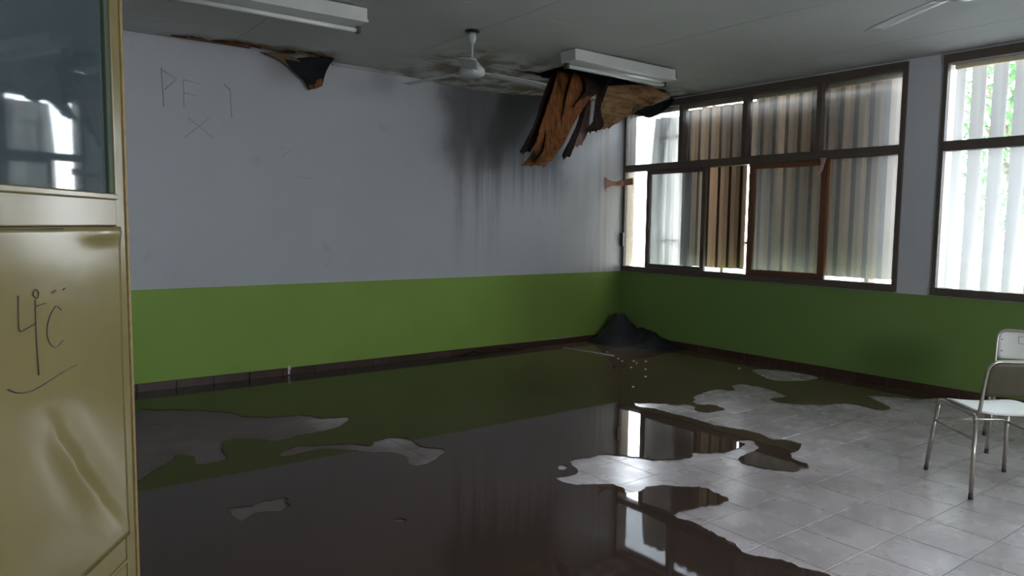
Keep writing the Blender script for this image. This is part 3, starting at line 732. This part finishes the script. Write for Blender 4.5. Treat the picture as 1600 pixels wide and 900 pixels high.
# ================================================================ LIGHT FITTINGS
def fixture(loc, rz, rx, label):
    e = empty('strip_light', loc, rz); e.rotation_euler = (rx[0], rx[1], rz)
    tag(e, label, 'light fitting', 'fluorescent strip lights on the ceiling')
    bm = bmesh.new(); Lh = 0.645; pr = [(-0.10, 0.0), (-0.10, -0.095), (0.085, -0.105), (0.10, 0.0)]
    a = [bm.verts.new((-Lh, y, z)) for y, z in pr]; b_ = [bm.verts.new((Lh, y, z)) for y, z in pr]
    for k in range(4): bm.faces.new((a[k], a[(k+1)%4], b_[(k+1)%4], b_[k]))
    bm.faces.new(a); bm.faces.new(b_)
    bevel_mod(link_bm('housing', bm, M['white_enamel'], e), 0.006)
    boxob('lip', (-Lh-0.003, -0.108, -0.100), (Lh+0.003, -0.101, -0.080), M['white_enamel'], e, 0.002)
    for s in (-1, 1): boxob('lampholder', (s*Lh-0.03*(s > 0), 0.005, -0.150), (s*Lh+0.03*(s < 0), 0.05, -0.1055), M['seal'], e, 0.003)
    bm = bmesh.new(); tube(bm, [(-Lh+0.03, 0.028, -0.130), (Lh-0.03, 0.028, -0.130)], 0.017, 12); link_bm('fluorescent_tube', bm, M['tube'], e)
    return e
fixture((-1.895, -1.79, 2.945), 0.0, (0, 0.008, 0), 'white fluorescent fitting beside the hanging plywood')
fixture((-5.10, -1.74, H-0.005), 0.0, (0, 0, 0), 'white fluorescent fitting on the ceiling near the yellow door')

# ================================================================ FANS
def fan(loc, a0, label):
    e = empty('ceiling_fan', loc); tag(e, label, 'fan', 'white ceiling fans')
    bm = bmesh.new(); lathe(bm, [(0.0,0.0),(0.055,0.0),(0.058,-0.012),(0.0,-0.013)], 20); link_bm('ceiling_plate', bm, M['black'], e)
    bm = bmesh.new(); lathe(bm, [(0.0,-0.02),(0.030,-0.02),(0.034,-0.05),(0.022,-0.10),(0.0,-0.101)], 18); link_bm('canopy', bm, M['fan_white'], e)
    bm = bmesh.new(); tube(bm, [(0,0,-0.012),(0,0,-0.24)], 0.009, 10); link_bm('rod', bm, M['fan_white'], e)
    bm = bmesh.new(); lathe(bm, [(0.0,-0.20),(0.028,-0.205),(0.045,-0.235),(0.062,-0.25),(0.075,-0.27),(0.098,-0.29),(0.104,-0.315),(0.098,-0.34),(0.07,-0.355),(0.0,-0.362)], 28); link_bm('motor', bm, M['fan_white'], e)
    for k in range(3):
        a = a0+k*2*PI/3; Mx = Matrix.Rotation(a, 4, 'Z')
        bm = bmesh.new(); box(bm, (0.08,-0.012,-0.318), (0.20,0.012,-0.312), 0, Mx); ir = link_bm('blade_iron', bm, M['fan_white'], e)
        bm = bmesh.new(); vs = []
        Mb = Mx @ Matrix.Translation((0.16,0,-0.322)) @ Matrix.Rotation(math.radians(-5), 4, 'X')
        n = 10
        for i in range(n+1):
            t = i/n; x = 0.50*t; hw = 0.050+0.018*t if t < 0.93 else 0.055
            vs.append([bm.verts.new(Mb @ Vector((x, hw*q, -0.020*t*t - 0.012*t - 0.006*q*q))) for q in (-1, -.5, 0, .5, 1)])
        for i in range(n):
            for j in range(4): bm.faces.new((vs[i][j], vs[i][j+1], vs[i+1][j+1], vs[i+1][j]))
        bl = link_bm('blade', bm, M['fan_white'], e, True); s = bl.modifiers.new('thick','SOLIDIFY'); s.thickness = 0.004
    return e
fan((-3.556, -1.823, 2.94), math.radians(-7), 'white ceiling fan hanging in front of the torn ceiling')
fan((-2.77, -5.06, 2.95), math.radians(67), 'ceiling fan of which only one blade tip shows, top right')

# ================================================================ DEBRIS
def sheet(name, data, mats, label, **kw):
    """data: consecutive left/right pairs, hung with a curl away from the room"""
    rows = []
    pairs = [(Vector(data[i]), Vector(data[i+1])) for i in range(0, len(data), 2)]
    n = len(pairs); curl = kw.pop('curl', 0.12)
    for i, (a, b_) in enumerate(pairs):
        t = i/(n-1); a = a.copy(); b_ = b_.copy()
        a.z = min(a.z, 2.94); b_.z = min(b_.z, 2.94)
        off = curl*(t-0.5)**2*2
        mid = (a+b_)/2 + Vector((0, kw.get('cup', 0.03), 0))
        a.y += off; b_.y += off; mid.y += off
        rows.append([a, mid, b_])
    kw.pop('cup', None); par = kw.pop('par', None)
    o = grid_sheet(name, rows, mats, None, **kw)
    if par: o.parent = par; o.location = -par.location; o['label'] = label
    else: tag(o, label, 'plywood', 'torn plywood hanging from the ceiling')
    return o
G = 'torn_plywood'
bun = empty('torn_plywood', (-2.0, -1.2, 2.94)); tag(bun, 'bundle of orange-brown plywood layers hanging torn beside the strip light', 'plywood', 'torn plywood hanging from the ceiling')
sheet('ply_layer', D_dark, M['ply_dark'], 'dark rotten ply at the left edge of the hanging bundle', par=bun, jag=0.025, seed=1, wob=0.006)
sheet('ply_layer', D_main, M['ply'], 'largest orange-brown plywood sheet hanging beside the strip light', par=bun, jag=0.025, seed=2, wob=0.007, sub=8, curl=0.16)
mid2 = [(x+0.16 if i % 2 == 0 else x-0.04, y-0.03, z) for i, (x, y, z) in enumerate(D_main[:6])]
sheet('ply_layer', [mid2[0], mid2[1], mid2[2], mid2[3], (-2.08,-1.23,2.42), (-1.90,-1.23,2.50)], M['ply'], 'shorter brown ply layer over the largest hanging sheet', par=bun, jag=0.02, seed=5, wob=0.005)
sheet('ply_layer', [(-1.86,-1.27,2.94),(-1.40,-1.27,2.94),(-1.84,-1.27,2.78),(-1.58,-1.27,2.82),(-1.95,-1.26,2.60),(-1.80,-1.26,2.66)], M['ply_dark'], 'blackened ply patch at the top of the hanging bundle', par=bun, jag=0.03, seed=8, wob=0.005)
low = D_main[4:]; sheet('ply_layer', [(a[0]+(0.10 if i % 2 == 0 else 0.02), a[1]-0.04, a[2]+0.04) for i, a in enumerate(low)], M['ply'], 'frayed lower ply layer at the bottom tip of the bundle', par=bun, jag=0.035, seed=12, wob=0.005)
sheet(G, D_blk, M['ply_dark'], 'narrow black strip of ply hanging right of the main sheet', jag=0.03, seed=3, wob=0.008)
sheet(G, D_pnk, M['ply_pink'], 'pale pinkish veneer strip behind the black strip', jag=0.04, seed=4, wob=0.008)
sheet(G, D_br, M['ply_dark'], 'short dark brown strip of ply nearest the curled veneer', jag=0.03, seed=6, wob=0.008)
rows = [[Vector(p) for p in D_curl_top], [Vector(p) for p in D_curl_mid], [Vector(p) for p in D_curl_low]]
for r in rows:
    for p in r: p.z = min(p.z, 2.945)
o = grid_sheet(G, rows, M['ply_light'], None, 0.005, 5, 0.014, 0.03, 9); tag(o, 'wide split veneer curling down towards the window corner', 'plywood', 'torn plywood hanging from the ceiling')
rows = [[Vector(p) for p in D_tarp_top], [Vector((p[0], -0.82, p[2]-0.03)) for p in D_tarp_low]]
for r in rows:
    for p in r: p.x = min(p.x, -0.03); p.z = min(p.z, 2.94)
rows.insert(1, [(a+b)/2+Vector((0, 0.06, 0)) for a, b in zip(*rows)])
o = grid_sheet('roofing_felt', rows, M['felt'], None, 0.006, 5, 0.02, 0.02, 4); tag(o, 'blue-black sheet sagging over the top corner of the window', 'roofing felt')
# black flap out of the left hole
rows = [[(-4.40,-0.06,2.90), (-4.18,-0.10,2.945), (-3.965,-0.16,2.955)], [(-4.33,-0.07,2.80), (-4.16,-0.11,2.83), (-4.03,-0.17,2.87)], [(-4.24,-0.07,2.735), (-4.15,-0.12,2.745), (-4.065,-0.16,2.79)], [(-4.19,-0.07,2.655), (-4.14,-0.11,2.66), (-4.085,-0.14,2.69)]]
fl = empty('roofing_felt_flap', (0,0,0)); tag(fl, 'black felt flap hanging out of the rotted strip above the white wall', 'roofing felt')
grid_sheet('felt', rows, M['felt'], fl, 0.004, 6, 0.006, 0.0, 2)
o = grid_sheet('turned_edge', [[(-4.192,-0.085,2.72), (-4.085,-0.155,2.755)], [(-4.186,-0.08,2.645), (-4.09,-0.15,2.685)]], M['ply'], fl, 0.004, 4, 0.002, 0, 1); o['label'] = 'brown turned-up end of the flap'
grid_sheet('torn_ceiling_paper', [[(-4.62,-0.05,2.935), (-4.38,-0.10,2.945)], [(-4.45,-0.04,2.885), (-4.24,-0.08,2.87)], [(-4.30,-0.035,2.80), (-4.20,-0.06,2.72)]], M['ceiling'], fl, 0.003, 5, 0.008, 0.01, 6)
# heap in the corner
bm = bmesh.new(); n, m = 44, 22; vv = []
for i in range(n+1):
    row = []
    for j in range(m+1):
        u = i/n; v = j/m; y = -1.15+1.135*u; x = -0.66+0.645*v
        # ridge highest near the corner, tail running along the window wall
        r1 = math.exp(-((y+0.26)/0.21)**2-((x+0.26)/0.24)**2)*0.33
        r2 = math.exp(-((y+0.55)/0.34)**2-((x+0.12)/0.16)**2)*0.17
        e_ = min(1, u/0.08, (1-u)/0.04+0.25, v/0.1, 1.0); e_ = max(0, e_)
        z = (max(r1, r2)+0.25*min(r1, r2))*e_
        z += e_*0.030*noise.noise(Vector((x*9, y*9, 0))) + e_*0.02*abs(noise.noise(Vector((x*22, y*18, 4))))
        edge = noise.noise(Vector((x*5, y*5, 8)))*0.03
        row.append(bm.verts.new((x+(edge if v < 0.5 else 0), y+(edge if u < .5 else 0), max(0.003, z+0.003))))
    vv.append(row)
for i in range(n):
    for j in range(m):
        if max(vv[i][j].co.z, vv[i+1][j].co.z, vv[i][j+1].co.z, vv[i+1][j+1].co.z) > 0.006: bm.faces.new((vv[i][j], vv[i+1][j], vv[i+1][j+1], vv[i][j+1]))
for v in [v for v in bm.verts if not v.link_faces]: bm.verts.remove(v)
tp = grid_sheet
hp = link_bm('tarpaulin', bm, M['felt'], None, True); s = hp.modifiers.new('thick','SOLIDIFY'); s.thickness = 0.003
tag(hp, 'crumpled black tarpaulin heaped in the corner of the room', 'tarpaulin')
bm = bmesh.new(); tube(bm, [(-0.28,-0.22,0.31),(-0.30,-0.21,0.345),(-0.26,-0.19,0.372)], [0.035,0.022,0.004], 7); link_bm('knot', bm, M['felt'], hp, True)
# lath on the wet floor
bm = bmesh.new(); tube(bm, [(-1.215,-0.29,0.013),(-1.14,-0.62,0.012),(-1.065,-0.975,0.010)], 0.006, 6)
tag(link_bm('thin_lath', bm, M['stick']), 'thin pale lath lying on the wet floor before the corner', 'lath')
# board scraps floating against the back skirting
for k, (x, y, a, l) in enumerate(((-2.45,-0.06,0.1,0.34), (-2.15,-0.09,-0.15,0.25), (-1.8,-0.07,0.08,0.3))):
    bm = bmesh.new(); box(bm, (-l/2,-0.02,0), (l/2,0.02,0.012), 0, Matrix.Translation((x,y,0.010+0.004*k)) @ Matrix.Rotation(a,4,'Z') @ Matrix.Rotation(0.1*(k-1),4,'Y'))
    tag(link_bm('board_scrap', bm, M['ply_dark']), ('left', 'middle', 'right')[k]+' of three dark board scraps lying along the back skirting', 'scrap', 'board scraps at the back skirting')
# paint drip on skirting
bm = bmesh.new(); box(bm, (-4.395,-0.016,0.012), (-4.375,-0.0135,0.092)); box(bm, (-4.375,-0.016,0.06), (-4.365,-0.0135,0.085))
tag(link_bm('paint_drip', bm, M['drip']), 'white paint drip on the brown skirting of the back wall', 'paint drip')
# paint flakes on the water
random.seed(21)
fk = [(-1.15,-1.12),(-1.22,-1.25),(-1.12,-1.32),(-1.18,-1.42),(-1.02,-1.4),(-1.40,-1.55),(-1.62,-1.95),(-2.05,-2.2),(-0.95,-0.75),(-0.5,-2.2),(-0.62,-2.55),(-1.5,-3.2),(-1.2,-4.25),(-1.35,-1.7)]
for k, (x, y) in enumerate(fk):
    bm = bmesh.new(); s = random.uniform(0.010, 0.018); q = []
    for a in range(6): q.append((x+s*math.cos(a*PI/3)*random.uniform(.6,1.1), y+s*math.sin(a*PI/3)*random.uniform(.6,1.1)))
    lo = [bm.verts.new((a, b_, 0.0055)) for a, b_ in q]; hi = [bm.verts.new((x+(a-x)*.7, y+(b_-y)*.7, 0.012)) for a, b_ in q]
    for a in range(6): bm.faces.new((lo[a], lo[(a+1)%6], hi[(a+1)%6], hi[a]))
    bm.faces.new(hi); bm.faces.new(lo)
    tag(link_bm('paint_flake', bm, M['drip']), 'tiny white flake of ceiling paint lying on the wet floor', 'flake', 'white paint flakes on the wet floor')
# tape and rag on the window
o = grid_sheet('parcel_tape', [[(-0.34,-0.012,2.045),(-0.33,-0.02,1.865)], [(-0.24,-0.014,2.00),(-0.235,-0.03,1.93)], [(-0.14,-0.022,1.995),(-0.14,-0.03,1.93)], [(-0.06,-0.05,2.02),(-0.06,-0.05,1.94)], [(-0.035,-0.10,2.035),(-0.035,-0.10,1.95)], [(-0.033,-0.20,2.04),(-0.033,-0.20,1.955)]], M['tape'], None, 0.001, 4, 0.003)
tag(o, 'brown tape stuck from the back wall across the window jamb', 'tape')
o = grid_sheet('rag', [[(-0.035,-2.765,2.125),(-0.035,-2.70,2.13)], [(-0.05,-2.755,2.06),(-0.045,-2.715,2.065)], [(-0.045,-2.74,2.01),(-0.04,-2.69,2.00)], [(-0.03,-2.70,1.965),(-0.03,-2.655,1.955)]], M['rag'], None, 0.003, 4, 0.006)
tag(o, 'small pinkish rag tied to the top of the reddish-brown sash', 'rag')
bm = bmesh.new(); box(bm, (-0.055,-0.055,1.18), (-0.015,-0.012,1.36)); tag(bevel_mod(link_bm('conduit_box', bm, M['black']), 0.018, 3), 'small dark lump on the wall corner left of the window', 'fitting')

# ================================================================ CHAIRS
def chair(loc, rz, label):
    e = empty('school_chair', loc, rz); tag(e, label, 'chair', 'school chairs')
    r = 0.0115
    for s in (-1, 1):
        def leg(y0, y1, yt, name='leg'):
            bm = bmesh.new(); top = Vector((s*0.200, yt, 0.415)); foot = Vector((s*0.225, y0, 0.012))
            tube(bm, [foot, top], r, 10); o = link_bm(name, bm, M['chrome'], e)
            bm = bmesh.new(); d = (top-foot).normalized(); tube(bm, [foot-d*0.012, foot+d*0.016], r+0.001, 10); link_bm('rubber_foot', bm, M['chrome_dark'], o)
        leg(-0.245, 0, -0.200); leg(0.245, 0, 0.200)
        bm = bmesh.new(); tube(bm, fillet([(s*0.200,-0.200,0.415), (s*0.199,-0.185,0.442), (s*0.199,0.185,0.442), (s*0.200,0.200,0.415)], 0.022, 5), r, 10); link_bm('side_rail', bm, M['chrome'], e)
        bm = bmesh.new(); tube(bm, [(s*0.2065,-0.2105,0.315), (s*0.2065,0.2105,0.315)], 0.007, 8); link_bm('side_stretcher', bm, M['chrome'], e)
    for y in (0.210,): 
        bm = bmesh.new(); tube(bm, [(-0.2065,y,0.322), (0.2065,y,0.322)], 0.007, 8); link_bm('front_stretcher', bm, M['chrome'], e)
    # one bent tube: under the seat and up round the backrest
    bm = bmesh.new()
    half = [(0.165,0.17,0.438), (0.172,-0.165,0.436), (0.190,-0.215,0.48), (0.188,-0.235,0.62), (0.182,-0.262,0.752)]
    pts = half + [(-x, y, z) for x, y, z in half[::-1]]
    tube(bm, fillet(pts, 0.06, 6), 0.010, 10); link_bm('back_frame', bm, M['chrome'], e)
    # seat
    bm = bmesh.new(); n = 14; top = []
    def sq(a, ax, ay, p=5.0):
        c, s_ = math.cos(a), math.sin(a); k = (abs(c)**p+abs(s_)**p)**(-1/p); return ax*c*k, ay*s_*k
    rings = []; seg = 40
    for i in range(1, 8):
        t = i/7; ring = []
        for k in range(seg):
            x, y = sq(2*PI*k/seg, 0.188*t, 0.20*t); z = 0.452+0.012*(x/0.19)**2-0.016*max(0, y/0.2)**3
            ring.append(bm.verts.new((x, y+0.005, z)))
        rings.append(ring)
    cv = bm.verts.new((0, 0.005, 0.452))
    for k in range(seg): bm.faces.new((cv, rings[0][k], rings[0][(k+1)%seg]))
    for a, b_ in zip(rings, rings[1:]):
        for k in range(seg): bm.faces.new((a[k], b_[k], b_[(k+1)%seg], a[(k+1)%seg]))
    st = link_bm('seat', bm, M['laminate'], e, True); s_ = st.modifiers.new('thick','SOLIDIFY'); s_.thickness = 0.009; s_.offset = 0
    # backrest: rounded panel set in the tube, white in front, bare ply behind
    bm = bmesh.new(); nx, nz = 16, 8; F = []; Bk = []
    def bp(a, c, off):
        x = 0.183*a; z = 0.655+0.095*c; y = -0.226-0.29*(z-0.57)*0.8 - 0.020*(1-a*a)
        # rounded corners
        if abs(c) > 0.55:
            lim = 1-0.20*((abs(c)-0.55)/0.45)**2*(1 if c > 0 else 0.35); x *= lim
        return Vector((x, y+off, z))
    for a in range(nx+1):
        F.append([bm.verts.new(bp(a/nx*2-1, c/nz*2-1, 0.004)) for c in range(nz+1)])
        Bk.append([bm.verts.new(bp(a/nx*2-1, c/nz*2-1, -0.004)) for c in range(nz+1)])
    for a in range(nx):
        for c in range(nz):
            bm.faces.new((F[a][c], F[a+1][c], F[a+1][c+1], F[a][c+1])).material_index = 0
            bm.faces.new((Bk[a][c], Bk[a][c+1], Bk[a+1][c+1], Bk[a+1][c])).material_index = 1
    for a in range(nx):
        for c in (0, nz): bm.faces.new((F[a][c], F[a+1][c], Bk[a+1][c], Bk[a][c])).material_index = 1
    for c in range(nz):
        for a in (0, nx): bm.faces.new((F[a][c], F[a][c+1], Bk[a][c+1], Bk[a][c])).material_index = 1
    br = link_bm('backrest', bm, [M['laminate'], M['ply_back']], e, True)
    # rivets and printed rectangle on the front face
    for s in (-1, 1):
        for z in (-0.45, 0.35):
            p = bp(s*0.86, z, 0.004); bm = bmesh.new(); lathe(bm, [(0.0,0.003),(0.004,0.0025),(0.006,0.0)], 10, Matrix.Translation(p) @ Matrix.Rotation(-PI/2, 4, 'X')); link_bm('rivet', bm, M['chrome'], br)
    bm = bmesh.new()
    q = [bp(a, c, 0.0052) for a, c in ((-0.34, 0.12), (0.34, 0.12), (0.34, 0.62), (-0.34, 0.62))]
    segs = []
    for i in range(4):
        a, b_ = q[i], q[(i+1)%4]
        m_ = [(-0.34, 0.12), (0.34, 0.12), (0.34, 0.62), (-0.34, 0.62)]
        P_ = [bp(m_[i][0]+(m_[(i+1)%4][0]-m_[i][0])*t/6, m_[i][1]+(m_[(i+1)%4][1]-m_[i][1])*t/6, 0.0050) for t in range(7)]
        tube(bm, P_, 0.0012, 4)
    link_bm('label_outline', bm, M['label_line'], br)
    return e
chair((-2.212, -5.110, 0), math.radians(-40.9), 'near school chair, its bare backrest turned to the viewer')
D2 = Vector((-1.554, -4.857)); w2v = Vector((0.374, -0.928)); f2 = Vector((-0.928, -0.373))
c2v = D2 + w2v*0.225 - f2*0.245
chair((c2v.x, c2v.y, 0), math.atan2(-f2.x, f2.y), 'school chair behind the near one, white backrest with a printed rectangle')
